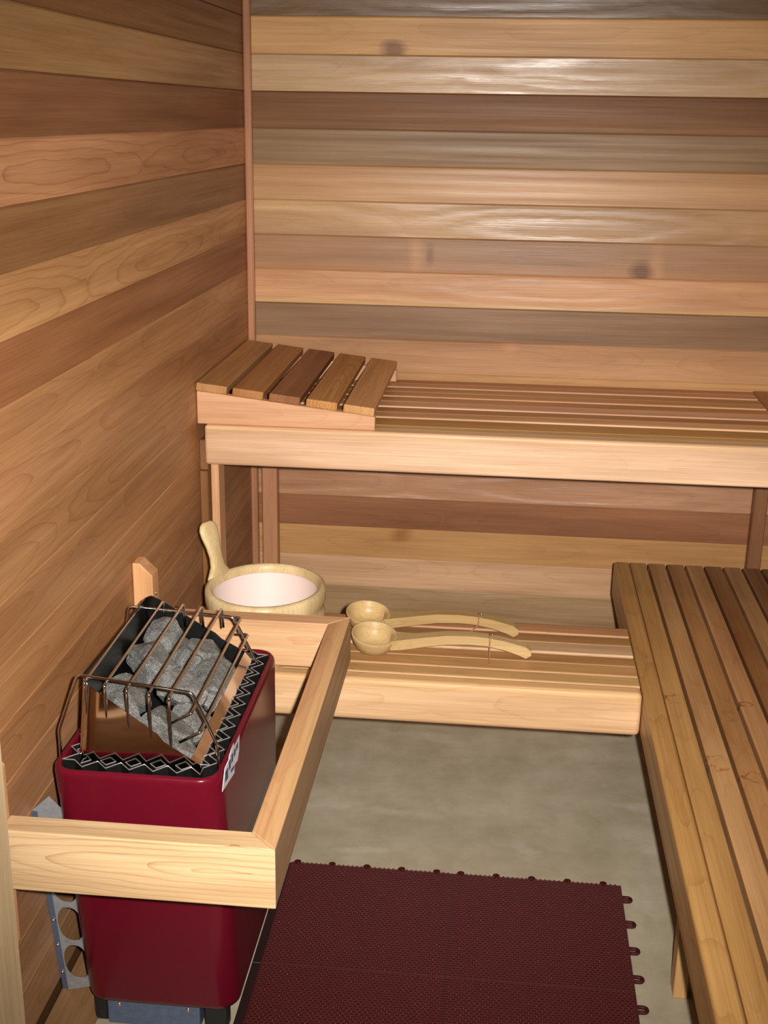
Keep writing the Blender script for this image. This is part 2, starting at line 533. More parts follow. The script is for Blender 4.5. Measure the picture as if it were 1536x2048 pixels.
for k in range(-7, 17):
    zc = Z0-(k+0.5)*S
    if zc-S/2 < 0.002:
        continue
    o = place_plank(me_b, (LB/2, 0.019, zc), wall_back, BACKCOL[k])
    if k in KNOTS:
        o.material_slots[0].link = 'OBJECT'
        o.material_slots[0].material = KNOTS[k]
    place_plank(me_l, (-0.019, -LL/2-0.0005, zc), wall_left, LEFTCOL[k])
bb = struct(obj('added_strip_left', prism_bm([(0.0004, 0.0), (0.052, 0.0), (0.052, 0.004), (0.006, 0.062), (0.0004, 0.062)], 'y', -1.995, -0.03), wood('y', 0.5), None, (150, 112, 80, 0.3), loc=(0.02, -1.0, 0.03)))  # added sloped strip, carries the plank look down over the floor edge
trim2 = struct(box('trim_2', 0.0005, 0.019, -0.019, -0.0005, 0, HC, wood('z', 0.4), None, (186, 134, 104, 0.1), 0.003))

# ------------------------------------------------------------------ upper bench
B = 0.089
UT = 0.7586            # its top
ub = thing('upper_bench', 'wide slatted upper bench of pale cedar along the back wall', 'bench', (0.85, -0.29, 0))
box('fascia', 0.019, 1.668, -0.585, -0.547, UT-B, UT, wood('xz', 0.42, 0.2, tone=(0.026, 0.040, (0.98, 0.94, 0.80)), freq=60, streak=0.6), ub, (236, 198, 170, 0.12), 0.007, 3)
SL = [(-0.545, -0.508, (186, 144, 98)), (-0.4935, -0.4600, (172, 126, 70)), (-0.4590, -0.4275, (206, 164, 124))]
pitch = 0.1066
sl_cols = [((172, 122, 76), (204, 160, 118)), ((176, 126, 84), (204, 160, 126)), ((180, 134, 86), (190, 142, 100)), ((168, 118, 76), (186, 138, 104)), ((160, 112, 76), (180, 134, 100))]
ubs = []
y = -0.5455
# slats run in abutting pairs with an open gap between the pairs
ubs.append((-0.5465, -0.512, (192, 156, 108)))
ubs.append((-0.511, -0.484, (186, 138, 84)))
yb = -0.484+0.0
fronts = [-0.4280, -0.3215, -0.2080, -0.1010]
ubs[-1] = (-0.511, -0.442, (178, 132, 74))
for i, yf in enumerate(fronts):
    nxt = fronts[i+1] if i+1 < len(fronts) else -0.004
    w = nxt-0.0125-yf
    light, dark = sl_cols[i][1], sl_cols[i][0]
    ubs.append((yf, yf+w*0.50-0.0005, light))
    ubs.append((yf+w*0.50+0.0005, yf+w, dark))
for (a, b, c) in ubs:
    box('slat', 0.022, 1.2895, a, b, UT-0.036, UT-0.002, wood('x', 0.42, 0.2, spec=0.45), ub, tuple(min(250, v*q) for v, q in zip(c, (1.16, 1.18, 1.24)))+(0.2,), 0.003, 2)
# boards across the right-hand end, flush with the slats
for i, x in enumerate((1.2915, 1.3860, 1.4805, 1.5750)):
    box('end_board', x, x+0.0890, -0.5465, -0.004, UT-0.036, UT-0.0015, wood('y', 0.45, 0.2), ub, ((188, 136, 92), (196, 144, 98), (180, 130, 88), (190, 140, 96))[i]+(0.3,), 0.003, 2)
for x in (0.06, 0.62, 1.18, 1.62):
    box('cross_bearer', x-0.018, x+0.018, -0.5465, -0.002, UT-B, UT-0.0362, wood('y', 0.5), ub, (214, 166, 126, 0.2), 0.002)
box('leg', 0.0215, 0.0395, -0.5465, -0.490, 0, UT-B-0.0002, wood('z', 0.45), ub, (232, 182, 142, 0.15), 0.002)
box('leg', 0.0365, 0.0775, -0.050, -0.0125, 0, UT-B-0.0002, wood('z', 0.45), ub, (204, 150, 118, 0.2), 0.003)
box('leg', 1.318, 1.352, -0.050, -0.0125, 0, UT-B-0.0002, wood('z', 0.45), ub, (150, 106, 74, 0.2), 0.003)
box('leg', 1.628, 1.646, -0.5465, -0.490, 0, UT-B-0.0002, wood('z', 0.45), ub, (220, 172, 132, 0.2), 0.002)
ubw = box('wall_cleat', 0.0005, 0.019, -0.560, -0.020, UT-B-0.02, UT-0.04, wood('y', 0.5), ub, (140, 98, 66, 0.2), 0.002)
box('wall_cleat', 0.0008, 0.019, -0.565, -0.545, 0.0, UT-B-0.021, wood('z', 0.5), ub, (140, 96, 60, 0.2), 0.002)

# ------------------------------------------------------------------ lower bench (step) in front of the upper one
LT = 0.3708
lb = thing('lower_bench', 'narrow low slatted step bench of pale cedar under the bucket', 'bench', (0.48, -0.83, 0))
box('fascia', 0.012, 0.9525, -0.992, -0.954, LT-B, LT, wood('xz', 0.42, 0.2, tone=(0.022, 0.040, (0.97, 0.92, 0.78)), freq=70), lb, (230, 190, 152, 0.35), 0.010, 4)
for a, b, c in ((-0.9530, -0.9130, (210, 170, 120)), (-0.9085, -0.8640, (200, 156, 108)), (-0.8635, -0.8225, (188, 142, 94)),
                (-0.8130, -0.7650, (212, 176, 142)), (-0.7640, -0.7220, (176, 134, 90)), (-0.7140, -0.6710, (196, 146, 108))):
    box('slat', 0.014, 0.9520, a, b, LT-0.036, LT-0.001, wood('x', 0.45, 0.2), lb, c+(0.35,), 0.003, 2)
for x in (0.06, 0.50, 0.90):
    box('cross_bearer', x-0.018, x+0.018, -0.9535, -0.675, LT-B, LT-0.0362, wood('y', 0.5), lb, (206, 160, 120, 0.2), 0.002)
for x in (0.06,):
    box('leg', x-0.018, x+0.018, -0.760, -0.700, 0, LT-B-0.0002, wood('z', 0.5), lb, (206, 160, 120, 0.2), 0.002)

# ------------------------------------------------------------------ right-hand bench
GX = 0.9540
rb = thing('side_bench', 'long amber slatted low bench with water stains along the right side', 'bench', (1.3, -1.1, 0))
box('fascia', GX, GX+0.038, -1.96, -0.250, LT-B, LT, wood('yz', 0.42, 0.2, tone=(0.024, 0.036, (1.0, 0.92, 0.74)), freq=90, streak=0.7), rb, (194, 155, 108, 0.5), 0.0075, 4)
RBCOL = [(206, 156, 96), (204, 154, 104), (190, 138, 88), (206, 152, 104), (160, 110, 68), (190, 142, 96), (158, 112, 76), (150, 104, 70), (196, 148, 100), (178, 130, 86), (190, 140, 94), (168, 120, 80), (182, 136, 90), (180, 134, 90), (176, 130, 88), (180, 132, 90)]
ST = {0: ((0.105, 0.0, 0.016, (0.55, 0.30, 0.14)), (-0.05, 0.005, 0.02, (0.75, 0.55, 0.3))),
      1: ((-0.13, 0.0, 0.022, (0.62, 0.42, 0.25)),),
      2: ((0.045, 0.0, 0.017, (0.52, 0.28, 0.14)), (-0.17, 0.003, 0.016, (0.5, 0.28, 0.14))),
      3: ((0.10, -0.008, 0.010, (0.38, 0.18, 0.10)), (-0.22, 0.0, 0.02, (0.55, 0.32, 0.16))),
      5: ((-0.02, 0.0, 0.02, (0.6, 0.36, 0.2)),)}
x = GX+0.0385
for i in range(15):
    box('slat', x, x+0.0385, -1.955, -0.252, LT-0.038, LT-0.001, wood('y', 0.45, 0.2, stains=ST.get(i, ())), rb, tuple(v*q for v, q in zip(RBCOL[i], (0.93, 0.95, 0.98)))+(0.35,), 0.0018, 2)
    x += 0.0455
    if i == 0:
        x = GX+0.0842
for yb_ in (-0.30, -1.36, -1.90):
    box('cross_bearer', GX+0.0385, 1.66, yb_-0.019, yb_+0.019, LT-B, LT-0.0382, wood('x', 0.5), rb, (176, 130, 90, 0.2), 0.002)
    box('leg', GX+0.040, GX+0.064, yb_-0.019, yb_+0.019, 0, LT-B-0.0003, wood('z', 0.5), rb, (206, 164, 112, 0.2), 0.002)
    box('leg', 1.62, 1.658, yb_-0.019, yb_+0.019, 0, LT-B-0.0003, wood('z', 0.5), rb, (196, 150, 100, 0.2), 0.002)

# ------------------------------------------------------------------ slatted headrests on the upper bench
def headrest(label, flip, dk=1.0):
    t = thing('headrest', label, 'headrest', (0, 0, UT))
    prof = [(0.0015, UT), (0.3918, UT), (0.3918, UT+0.0300), (0.0015, UT+0.0730)]
    for (a, b) in ((-0.573, -0.554), (-0.060, -0.041)):
        obj('side_board', prism_bm(prof, 'y', a, b, 0.0015), wood('xz', 0.45, 0.2), t, tuple(v*dk for v in (224, 176, 142))+(0.25,), loc=(0.19, (a+b)/2, UT+0.03))
    cols = [(196, 148, 100, .3), (184, 130, 80, .4), (152, 100, 62, .5), (196, 142, 84, 1.2), (212, 160, 108, .4)]
    sl = -(0.073-0.030)/0.3903
    ang = math.atan(-sl)
    for i, (x0, x1) in enumerate(((0.0020, 0.0680), (0.0810, 0.1480), (0.1610, 0.2290), (0.2420, 0.3095), (0.3230, 0.3905))):
        o = box('slat', -0.034, 0.034, -0.270, 0.270, 0.0, 0.0185, wood('y', 0.48, 0.25, freq=130), t, tuple(v*dk for v in cols[i][:3])+cols[i][3:], 0.003, 2)
        o.location = ((x0+x1)/2, -0.306, UT+0.0737+sl*((x0+x1)/2-0.0015)+0.0093)
        o.rotation_euler = (0, ang, 0)
    if flip:
        t.matrix_basis = Matrix.Translation((XR-0.003, -0.614, UT)) @ Matrix.Rotation(PI, 4, 'Z')
    return t
hr1 = headrest('cedar headrest with five sloping slats, against the left wall', False)

# ------------------------------------------------------------------ guard rail round the heater
rail = thing('heater_guard_rail', 'three sided pale cedar rail with mitred corners around the burgundy heater', 'guard rail', (0.2, -1.43, 0))
ZR = 0.520
RX0, RX1 = 0.0385, 0.401
RY0, RY1 = -1.809, -1.043
t_ = 0.038
def rail_board(quad, mat, col, loc, outer=None):
    bm = prism_bm(quad, 'z', ZR-B, ZR)
    long_e = [e for e in bm.edges if abs((e.verts[0].co-e.verts[1].co).z) < 1e-5]
    bmesh.ops.bevel(bm, geom=long_e, offset=0.0022, segments=2, affect='EDGES', profile=0.5)
    o = obj('rail', bm, mat, rail, col, loc=loc)
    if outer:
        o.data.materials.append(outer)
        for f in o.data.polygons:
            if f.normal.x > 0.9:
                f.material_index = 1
    return o
rail_board([(RX0, RY0), (RX1, RY0), (RX1-t_, RY0+t_), (RX0, RY0+t_)], wood('xz', 0.45, 0.2, freq=120, streak=0.3), (216, 184, 146, 1.0), (0.2, RY0, ZR-B/2))
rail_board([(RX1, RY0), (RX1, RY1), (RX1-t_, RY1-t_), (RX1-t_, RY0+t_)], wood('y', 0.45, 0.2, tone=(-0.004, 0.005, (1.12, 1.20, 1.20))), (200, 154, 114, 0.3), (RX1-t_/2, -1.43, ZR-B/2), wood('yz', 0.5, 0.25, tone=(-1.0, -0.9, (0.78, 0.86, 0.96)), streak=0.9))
rail_board([(RX0, RY1), (RX0, RY1-t_), (RX1-t_, RY1-t_), (RX1, RY1)], wood('xz', 0.45, 0.2, freq=70), (220, 176, 138, 0.35), (0.2, RY1, ZR-B/2))
for (a, b) in ((RY0, RY0+t_), (RY1-t_, RY1)):
    c_ = obj('cleat', prism_bm([(0.0006, 0.325), (0.038, 0.325), (0.038, 0.596), (0.014, 0.6195), (0.0006, 0.6195)], 'y', a, b, 0.002, 2), wood('z', 0.45, 0.2), rail, (220, 168, 124, 0.15), loc=(0.019, (a+b)/2, 0.47))
    for z in (0.556, 0.365):
        bm = bmesh.new()
        bmesh.ops.create_uvsphere(bm, u_segments=10, v_segments=6, radius=0.0042)
        bmesh.ops.scale(bm, verts=bm.verts, vec=(0.4, 1, 1))
        bmesh.ops.translate(bm, verts=bm.verts, vec=(0.0384, (a+b)/2, z))
        obj('screw', bm, M_SCREW, c_, smooth=True)

# ------------------------------------------------------------------ sauna heater
ht = thing('sauna_heater', 'burgundy electric sauna heater with wire cage over its stones, inside the rail', 'heater', (0.17, -1.42, 0))
HT = 0.5165
HB = 0.070
def hloop(ins, z, r=0.036):
    f = (HT-z)/(HT-HB)
    x0 = 0.0425+0.0065*f+ins; x1 = 0.2925+0.001*f-ins
    y0 = -1.650+0.066*f+ins; y1 = -1.196-0.012*f-ins
    return [(x, y, z) for x, y in rrect(x0, x1, y0, y1, max(r-ins, 0.006), 7)]
bm = bmesh.new()
loft(bm, [hloop(0.012, 0.448), hloop(0.012, HT-0.004), hloop(0.0105, HT-0.001), hloop(0.008, HT+0.0005), hloop(0.004, HT), hloop(0.001, HT-0.004), hloop(0.0, HT-0.010),
          hloop(0.0, 0.30), hloop(0.0, HB+0.012), hloop(0.002, HB+0.004), hloop(0.010, HB)], True, True)
obj('casing', bm, M_BURG, ht, smooth=True)
# corrugated air screens round the inside of the rim, seen from above as zigzags
def zigzag(ins, amp, n_x, n_y, z0, z1, ph):
    x0, x1, y0, y1 = 0.0425+ins, 0.2925-ins, -1.650+ins, -1.196-ins
    pts = []
    def run(a, b, n, nrm):
        for i in range(n):
            f = (i+0.5)/n
            s = amp if (i+ph) % 2 else -amp
            pts.append((a[0]+(b[0]-a[0])*f+nrm[0]*s, a[1]+(b[1]-a[1])*f+nrm[1]*s))
    run((x0, y0), (x1, y0), n_x, (0, -1)); run((x1, y0), (x1, y1), n_y, (1, 0))
    run((x1, y1), (x0, y1), n_x, (0, 1)); run((x0, y1), (x0, y0), n_y, (-1, 0))
    bm = bmesh.new()
    m = len(pts)
    T = [bm.verts.new((x, y, z1)) for x, y in pts]
    Bt = [bm.verts.new((x, y, z0)) for x, y in pts]
    for i in range(m):
        bm.faces.new((T[i], T[(i+1) % m], Bt[(i+1) % m], Bt[i]))
    strip = obj('air_screen', bm, M_DARK, ht)
    bm = bmesh.new()
    tube_bm(bm, [(x, y, z1) for x, y in pts], 0.0009, 6, True)
    obj('screen_edge', bm, M_SCREEN, strip)
zigzag(0.0220, 0.0090, 12, 22, 0.500, 0.5195, 0)
zigzag(0.0330, 0.0090, 10, 20, 0.500, 0.5185, 1)
# stone tray
obj('stone_tray', box_bm(0.062, 0.272, -1.622, -1.226, 0.440, 0.4495, 0.001), M_BLACK, ht)
# polished deflector: high at the wall, low towards the room, open at the top
def deflector():
    # plan path (clockwise from right-front), with bottom and top heights following X
    def topz(x):
        return 0.5215+(0.2560-min(x, 0.2560))/(0.2560-0.084)*0.1130
    bm = bmesh.new()
    path = []
    fl_, fr, bl_, br = (0.068, -1.615), (0.2565, -1.615), (0.060, -1.238), (0.2565, -1.238)
    r = 0.016
    n = 10
    for i in range(n+1):
        f = i/n
        path.append((fr[0]+(fl_[0]+r-fr[0])*f, fr[1], 0))
    for j in range(1, 6):
        a = -PI/2-PI/2*j/5
        path.append((fl_[0]+r+r*math.cos(a), fl_[1]+r+r*math.sin(a), 1))
    for j in range(0, 6):
        a = PI-PI/2*j/5
        path.append((bl_[0]+r+r*math.cos(a), bl_[1]-r+r*math.sin(a), 1))
    for i in range(1, n+1):
        f = i/n
        path.append((bl_[0]+r+(br[0]-bl_[0]-r)*f, br[1], 0))
    # lip along the room side
    lip_z = 0.5215
    T, Bq = [], []
    for (x, y, k) in path:
        back = (y+1.615)/(0.377)
        zt = topz(max(x, 0.066))-0.022*back*(0.2565-x)/0.19
        lean = 0.017*(zt-0.505)/0.12 if x < 0.2 else 0
        T.append(bm.verts.new((x+lean, y, zt)))
        Bq.append(bm.verts.new((x, y, 0.4497)))
    for i in range(len(path)-1):
        bm.faces.new((Bq[i], Bq[i+1], T[i+1], T[i]))
    v0, v1 = bm.verts.new((0.2565, -1.615, 0.5170)), bm.verts.new((0.2565, -1.238, 0.5170))
    bm.faces.new((Bq[-1], Bq[0], v0, v1))
    e0, e1 = bm.verts.new((0.2425, -1.6135, 0.5285)), bm.verts.new((0.2425, -1.2395, 0.5285))
    bm.faces.new((v0, e0, e1, v1))
    bmesh.ops.remove_doubles(bm, verts=bm.verts, dist=1e-5)
    bmesh.ops.recalc_face_normals(bm, faces=bm.faces)
    bmesh.ops.solidify(bm, geom=list(bm.faces), thickness=0.0012)
    return bm
do = obj('deflector', deflector(), M_STEEL, ht)
do.data.materials.append(M_DARK)
for f in do.data.polygons:
    f.use_smooth = abs(f.normal.z) < 0.5
    if f.center.x < 0.236 and f.normal.dot(Vector((0.16, -1.4265, f.center.z))-f.center) > 0 and f.area > 1e-5:
        f.material_index = 1
try:
    do.data.set_sharp_from_angle(angle=math.radians(30))
except Exception:
    pass
# wire cage: two bent cross bars carrying seven long wires
wr = 0.0022
YA, YB = -1.605, -1.262
tube('cage_bar', fillet([(0.0475, YA, 0.490), (0.0480, YA, 0.545), (0.0475, YA, 0.558), (0.0805, YA, 0.6475), (0.2460, YA, 0.6300), (0.2800, YA, 0.549), (0.2815, YA, 0.490)], 0.008), wr*1.1, M_WIRE, ht)
tube('cage_bar', fillet([(0.0300+0.012, YB, 0.490), (0.0415, YB, 0.558), (0.0500, YB, 0.6110), (0.2290, YB, 0.6015), (0.2700, YB, 0.515), (0.2705, YB, 0.490)], 0.008), wr*1.1, M_WIRE, ht)
top_w = [((0.0949, 0.6435), (0.0745, 0.6205)), ((0.1236, 0.6405), (0.1055, 0.6185)), ((0.1550, 0.6355), (0.1405, 0.6155)), ((0.1871, 0.6315), (0.1722, 0.6125)), ((0.2156, 0.6275), (0.2068, 0.6105))]
for i, (a, b) in enumerate(top_w):
    zt = 0.5215+(0.2560-a[0])/(0.172)*0.1130
    tube('cage_wire', fillet([(a[0]-0.002, -1.6075, max(zt-0.075, 0.470)), (a[0], -1.6200+0.0015, a[1]), (b[0], -1.250, b[1]), (b[0]+0.002, -1.2500, b[1]-0.05+0.004*i)], 0.006), wr, M_WIRE, ht)
for (a, b) in (((0.2480, 0.6060), (0.2395, 0.5955)), ((0.2600, 0.5770), (0.2510, 0.5655))):
    tube('cage_wire', fillet([(a[0]-0.032, -1.612, a[1]-0.022), (a[0], -1.620, a[1]), (b[0], -1.250, b[1]), (b[0]-0.020, -1.252, b[1]+0.002)], 0.005), wr, M_WIRE, ht)
# logo sticker on the room side: white with navy marks, lettering not legible
mat_s = Matrix(((0, 0, 1, 0.2928), (1, 0, 0, -1.571), (0, 1, 0, 0.510), (0, 0, 0, 1)))
stk = curve_mesh('sticker', [[(-0.066, -0.016), (0.012, -0.030), (0.014, -0.018), (0.035, -0.022), (0.046, -0.012), (0.052, 0.012), (0.014, 0.013), (0.012, 0.020), (-0.018, 0.014), (-0.020, 0.010), (-0.046, 0.010), (-0.052, 0.002)]], 0.0008, M_WHITE, ht, mat_s)
for q in ([(-0.048, -0.012), (-0.030, -0.014), (-0.028, 0.002), (-0.046, 0.004)], [(-0.024, -0.006), (-0.012, -0.008), (-0.010, 0.006), (-0.022, 0.008)], [(-0.008, -0.004), (0.004, -0.005), (0.006, 0.008), (-0.006, 0.009)],
          [(0.009, -0.003), (0.021, -0.004), (0.022, 0.007), (0.010, 0.008)], [(0.025, -0.002), (0.038, -0.002), (0.040, 0.007), (0.026, 0.007)], [(-0.012, -0.017), (0.010, -0.021), (0.010, -0.016), (-0.012, -0.012)]):
    curve_mesh('print_mark', [q], 0.0011, M_BLUE, stk, mat_s)
# stand under the casing
box('junction_box', 0.072, 0.224, -1.548, -1.28, 0.0, HB+0.001, M_BOX, ht, None, 0.003, 2)
for x_ in (0.092, 0.205):
    bm = bmesh.new()
    bmesh.ops.create_uvsphere(bm, u_segments=10, v_segments=6, radius=0.004)
    bmesh.ops.scale(bm, verts=bm.verts, vec=(1, 0.5, 1))
    bmesh.ops.translate(bm, verts=bm.verts, vec=(x_, -1.5485, 0.038))
    obj('screw', bm, M_SCREW, ht, smooth=True)
for x_ in (0.0605, 0.2420):
    for y_ in (-1.530, -1.27):
        box('leg', x_-0.012, x_+(0.010 if x_ < 0.1 else 0.026), y_-0.012, y_+0.012, 0, HB+0.001, M_BLACK, ht, None, 0.002)
# perforated wall bracket at the near end
def oval(cx, cy, rx, ry, k=24):
    out = []
    for j in range(k):
        a = 2*PI*j/k
        out.append((cx+rx*math.copysign(abs(math.cos(a))**0.8, math.cos(a)), cy+ry*math.copysign(abs(math.sin(a))**0.9, math.sin(a))))
    return out
# plate plane: x away from wall, second axis runs up and slightly to the front
e1 = Vector((1, 0, 0)); e2 = Vector((0, -0.176, 0.984)).normalized(); e3 = e1.cross(e2)
bo = Vector((0.0, -1.548, 0.062))
mb = Matrix(((e1.x, e2.x, e3.x, bo.x), (e1.y, e2.y, e3.y, bo.y), (e1.z, e2.z, e3.z, bo.z), (0, 0, 0, 1)))
br_ = curve_mesh('wall_bracket', [[(0.001, 0.0), (0.012, -0.002), (0.052, 0.010), (0.052, 0.37), (0.030, 0.40), (0.001, 0.372)],
                                  oval(0.031, 0.062, 0.0195, 0.037), oval(0.031, 0.144, 0.0195, 0.036), oval(0.031, 0.226, 0.0195, 0.036), oval(0.031, 0.308, 0.0195, 0.034)], 0.002, M_GALV, ht, mb)
bm = box_bm(0.0008, 0.0095, 0, 0.372, -0.0002, 0.0022)
bm2 = bm
fo = obj('flange', bm2, M_BOX, br_)
fo.matrix_parent_inverse = Matrix.Identity(4)
for zz in (0.040, 0.100, 0.153):
    bm = bmesh.new()
    bmesh.ops.create_uvsphere(bm, u_segments=8, v_segments=6, radius=0.0032)
    bmesh.ops.translate(bm, verts=bm.verts, vec=(0.006, zz, 0.003))
    so = obj('screw', bm, M_SCREW, br_, smooth=True)
    so.matrix_parent_inverse = Matrix.Identity(4)

# ------------------------------------------------------------------ stones
def stone_bm(seed, rx, ry, rz):
    rr = random.Random(seed)
    bm = bmesh.new()
    bmesh.ops.create_icosphere(bm, subdivisions=4, radius=1.0)
    planes = []
    for i in range(9):
        d = Vector((rr.uniform(-1, 1), rr.uniform(-1, 1), rr.uniform(-0.8, 1))).normalized()
        planes.append((d, rr.uniform(0.50, 0.84)))
    planes.append((Vector((rr.uniform(0.0, .45), rr.uniform(-.35, .1), 1)).normalized(), 0.52))
    for v in bm.verts:
        for d, h in planes:
            s = v.co.dot(d)-h
            if s > 0:
                v.co -= d*s
        nn = mnoise.fractal(v.co*2.2+Vector((seed*3.1, 0, 0)), 1.0, 2.0, 5)
        v.co *= 1.0+0.085*nn
        v.co = Vector((v.co.x*rx, v.co.y*ry, v.co.z*rz))
    return bm
def ray_at(px, py, a, b):
    """point where the view through a photo pixel meets the sloping stone bed z = a + b*x"""
    d = rt2*((px-768)/FPX)-up2*((py-1024)/FPX)+fw
    t = (a+b*CAMPOS.x-CAMPOS.z)/(d.z-b*d.x)
    return CAMPOS+d*t
STONES = [  # px, py, rx, ry, rz, turn, lift, label
    (336, 1248, .044, .040, .034, 0.2, .000, 'grey stone at the far end of the heater, beside the empty corner'),
    (286, 1300, .054, .054, .036, 0.9, .002, 'broad rough grey stone against the wall side, middle of the heater'),
    (430, 1265, .050, .050, .036, 1.5, .000, 'blocky grey stone at the far end on the room side'),
    (374, 1288, .042, .046, .034, 2.3, -.004, 'grey stone in the middle of the far half of the pile'),
    (352, 1350, .056, .054, .038, 0.5, .006, 'large pale topped grey stone in the centre of the pile'),
    (440, 1335, .048, .060, .036, 1.1, .002, 'long grey stone with a sharp ledge beside the low steel lip'),
    (226, 1366, .046, .040, .034, 2.9, -.004, 'grey stone tucked behind the high corner of the steel deflector'),
    (236, 1414, .058, .046, .040, 0.1, .004, 'big flat faced grey stone at the near end by the wall'),
    (318, 1424, .058, .052, .040, 1.8, .004, 'broad grey stone near the front behind the cage wires'),
    (404, 1412, .046, .056, .036, 2.6, .000, 'grey stone under the two bent cage wires on the room side'),
    (372, 1484, .046, .044, .034, 0.7, .002, 'lowest grey stone in the near room side corner'),
    (312, 1482, .042, .034, .032, 1.3, .000, 'small grey stone showing just above the slanted steel edge'),
    (452, 1375, .030, .040, .026, 2.0, -.006, 'small grey stone wedged along the low steel lip'),
    (266, 1466, .040, .030, .032, 0.4, -.002, 'small grey stone half hidden by the steel near end'),
]
for i, (px, py, rx, ry, rz, tl, lift, lab) in enumerate(STONES):
    p_ = ray_at(px, py, 0.624+lift, -0.36)
    p_.x = min(max(p_.x, 0.084+rx*0.7), 0.256-rx*0.62)
    p_.y = min(max(p_.y, -1.612+ry*0.72), -1.242-ry*0.72)
    o = obj('stone', stone_bm(i+3, rx*0.92, ry*0.92, rz), M_STONE, None, None)
    g = random.uniform(0.66, 0.86)
    o.color = (g, g*1.0, g*0.99, 1)
    R = Matrix.Rotation(0.33, 3, 'Y') @ Matrix.Rotation(tl*0.35-0.3, 3, 'Z')
    o.rotation_euler = R.to_euler()
    pts = [R @ v.co for v in o.data.vertices]
    k = 1.0
    for ax, (lo, hi) in ((0, (0.078, 0.2460)), (1, (-1.6115, -1.2420))):
        a, b = min(q[ax] for q in pts), max(q[ax] for q in pts)
        k = min(k, (hi-lo)/(b-a))
        p_[ax] = min(max(p_[ax], lo-a), hi-b)
    o.location = p_-Vector((0, 0, rz*0.60))
    tag(o, lab, 'stone', 'sauna stones in the heater')

# ------------------------------------------------------------------ bucket
bk = thing('bucket', 'pale wooden sauna bucket with white liner and one tall stave handle', 'bucket', (0.2030, -0.853, LT))
BX, BY = 0.2030, -0.853
ZB, RIM = LT-0.0008, LT+0.131
def ell(rx, ry, z, n=56):
    return [(BX+rx*math.cos(2*PI*j/n), BY+ry*math.sin(2*PI*j/n), z) for j in range(n)]
bm = bmesh.new()
prof = [(0.080, ZB+0.012), (0.101, ZB+0.012), (0.105, RIM-0.012), (0.1075, RIM-0.004), (0.111, RIM-0.0005), (0.116, RIM-0.0005), (0.1205, RIM-0.004), (0.122, RIM-0.011), (0.1215, RIM-0.030), (0.1185, RIM-0.036), (0.1175, RIM-0.045), (0.1185, RIM-0.052), (0.1205, RIM-0.057), (0.1160, ZB+0.030), (0.1115, ZB+0.004), (0.1085, ZB)]
loft(bm, [ell(r, r+0.009, z) for r, z in prof], True, True)
obj('stave_ring', bm, wood('z', 0.4, 0.2, freq=50), bk, (222, 200, 158, 0.2), smooth=True)
bm = bmesh.new()
lp_ = [(0.1038, RIM-0.017), (0.1058, RIM-0.0165), (0.1045, RIM-0.019), (0.1000, ZB+0.030), (0.092, ZB+0.016), (0.040, ZB+0.0135)]
loft(bm, [ell(r, r+0.009, z) for r, z in lp_], False, True)
obj('liner', bm, M_LINER, bk, smooth=True)
def handle():
    # tall stave: narrow neck at the rim, broad rounded head, leaning outwards
    bm = bmesh.new()
    a0 = math.radians(157)
    base = Vector((BX+0.1120*math.cos(a0), BY+0.121*math.sin(a0), 0))
    out = Vector((math.cos(a0), math.sin(a0), 0)).normalized()
    side = Vector((-out.y, out.x, 0))
    secs = [(-0.060, 0.030, 0.0075, 0.000), (-0.004, 0.037, 0.0080, 0.003), (0.006, 0.028, 0.0085, 0.005), (0.016, 0.0195, 0.0085, 0.007), (0.034, 0.0165, 0.0085, 0.011), (0.056, 0.0195, 0.0085, 0.017), (0.078, 0.0255, 0.0085, 0.024), (0.092, 0.0265, 0.008, 0.028), (0.101, 0.0215, 0.0075, 0.0305), (0.106, 0.012, 0.006, 0.0315)]
    L = []
    for (h, hw, th, o) in secs:
        c = base+out*o+Vector((0, 0, RIM+h))
        L.append([c+side*(hw*math.copysign(abs(math.cos(q))**0.7, math.cos(q)))+out*(th*math.copysign(abs(math.sin(q))**0.7, math.sin(q))) for q in (2*PI*j/20 for j in range(20))])
    loft(bm, L, True, True)
    return bm
obj('handle', handle(), wood('z', 0.4, 0.2, freq=50), bk, (222, 200, 156, 0.2), smooth=True)

